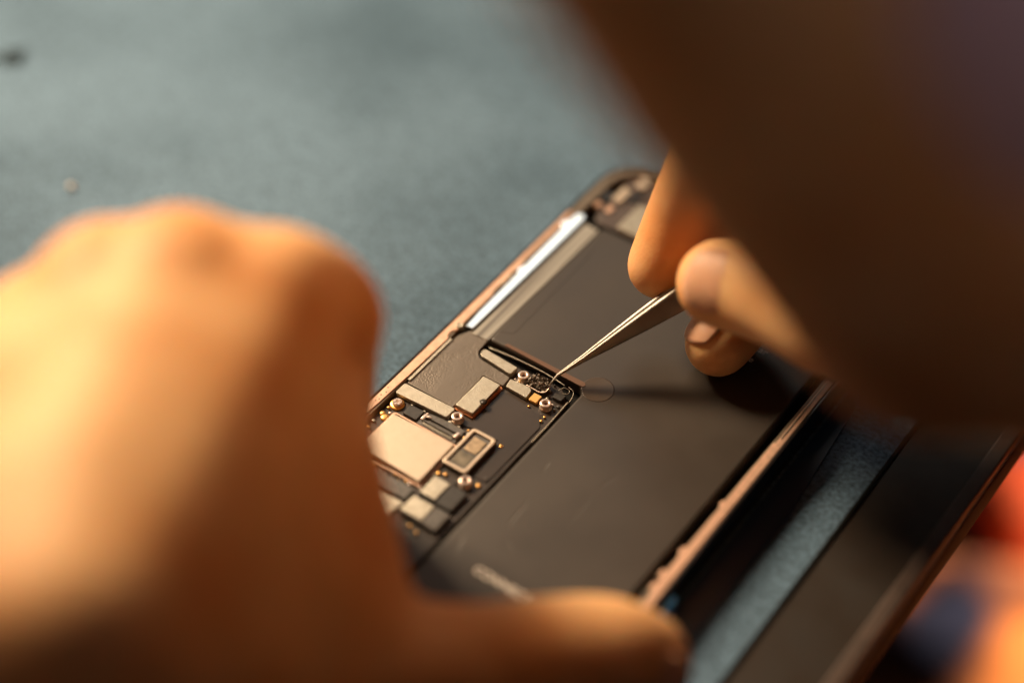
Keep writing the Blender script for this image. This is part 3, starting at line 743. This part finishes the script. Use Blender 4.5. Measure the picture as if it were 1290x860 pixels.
cloth_tube('trouser_leg', [(gx+2, gy-2, gz-22, 50), (gx+60, gy-60, gz-26, 60), (gx+190, gy-170, gz-20, 72), (gx+380, gy-320, gz, 84)], M['orange'], 16)
cloth_tube('trouser_leg', [(g2[0]+4, g2[1]+4, g2[2]-20, 24), (g2[0]+80, g2[1]+6, g2[2]-24, 34), (g2[0]+240, g2[1]-30, g2[2]-20, 50)], M['red'], 9)

# ------------------------------------------------------------------ camera
cam = bpy.data.cameras.new('camera'); co = bpy.data.objects.new('camera', cam); COL.objects.link(co)
co.location = V3(*CAM_LOC); co.rotation_euler = (math.pi/2-PITCH, 0, 0)
cam.sensor_width = 36; cam.lens = 2377/1290*36; cam.clip_start = .01; cam.clip_end = 20
cam.dof.use_dof = True
fwv = Vector((0, math.cos(PITCH), -math.sin(PITCH)))
cam.dof.focus_distance = (Vector(J['focus'][0][:3])-Vector(CAM_LOC)).dot(fwv)*MM
cam.dof.aperture_fstop = 3.0
scene.camera = co

# ------------------------------------------------------------------ light
w = bpy.data.worlds.new('World'); scene.world = w; w.use_nodes = True
bg = w.node_tree.nodes['Background']; bg.inputs[0].default_value = (.55, .62, .75, 1); bg.inputs[1].default_value = .012
def area(name, loc, target, size, power, color, sy=None):
    l = bpy.data.lights.new(name, 'AREA'); l.size = size; l.energy = power; l.color = color
    if sy: l.shape = 'RECTANGLE'; l.size_y = sy
    o = bpy.data.objects.new(name, l); COL.objects.link(o); o.location = loc
    o.rotation_euler = (Vector(target)-Vector(loc)).to_track_quat('-Z', 'Y').to_euler()
    return o
tg = (0, 0, .02)
area('key_lamp', (-.34, .34, .40), tg, .17, 8.9, (1.0, .74, .48))
area('window_softbox', (-.1, 1.2, 1.0), tg, .7, 1.8, (1.0, .90, .78), .4)  # added softbox, no window there: gives sheen on battery and bright strip
area('room_fill', (.35, -.7, .8), (.05, -.05, .1), .5, .10, (1.0, .80, .66))  # added weak fill behind the camera, lightens the right arm
s2 = bpy.data.lights.new('side_spot', 'SPOT'); s2.energy = 20.0; s2.color = (1, .80, .80); s2.spot_size = math.radians(15); s2.spot_blend = 1.0; s2.shadow_soft_size = .05  # added spot, no real lamp: brightens the sleeve and upper arm
o2 = bpy.data.objects.new('side_spot', s2); COL.objects.link(o2); o2.location = (.26, -.60, .52)
o2.rotation_euler = (Vector((.118, -.115, .236))-o2.location).to_track_quat('-Z', 'Y').to_euler()
sl = bpy.data.lights.new('floor_spot', 'SPOT'); sl.energy = 70; sl.color = (1, .8, .6); sl.spot_size = math.radians(34); sl.spot_blend = .5; sl.shadow_soft_size = .05  # added spot that brightens the orange clothes below the table edge
so = bpy.data.objects.new('floor_spot', sl); COL.objects.link(so); so.location = (.75, .05, .35)
so.rotation_euler = (Vector((gx*MM+.02, gy*MM+.01, gz*MM-.02))-so.location).to_track_quat('-Z', 'Y').to_euler()
scene.render.engine = 'CYCLES'
scene.cycles.use_denoising = True
scene.view_settings.view_transform = 'Standard'; scene.view_settings.look = 'None'
scene.view_settings.exposure = 0; scene.view_settings.gamma = 1
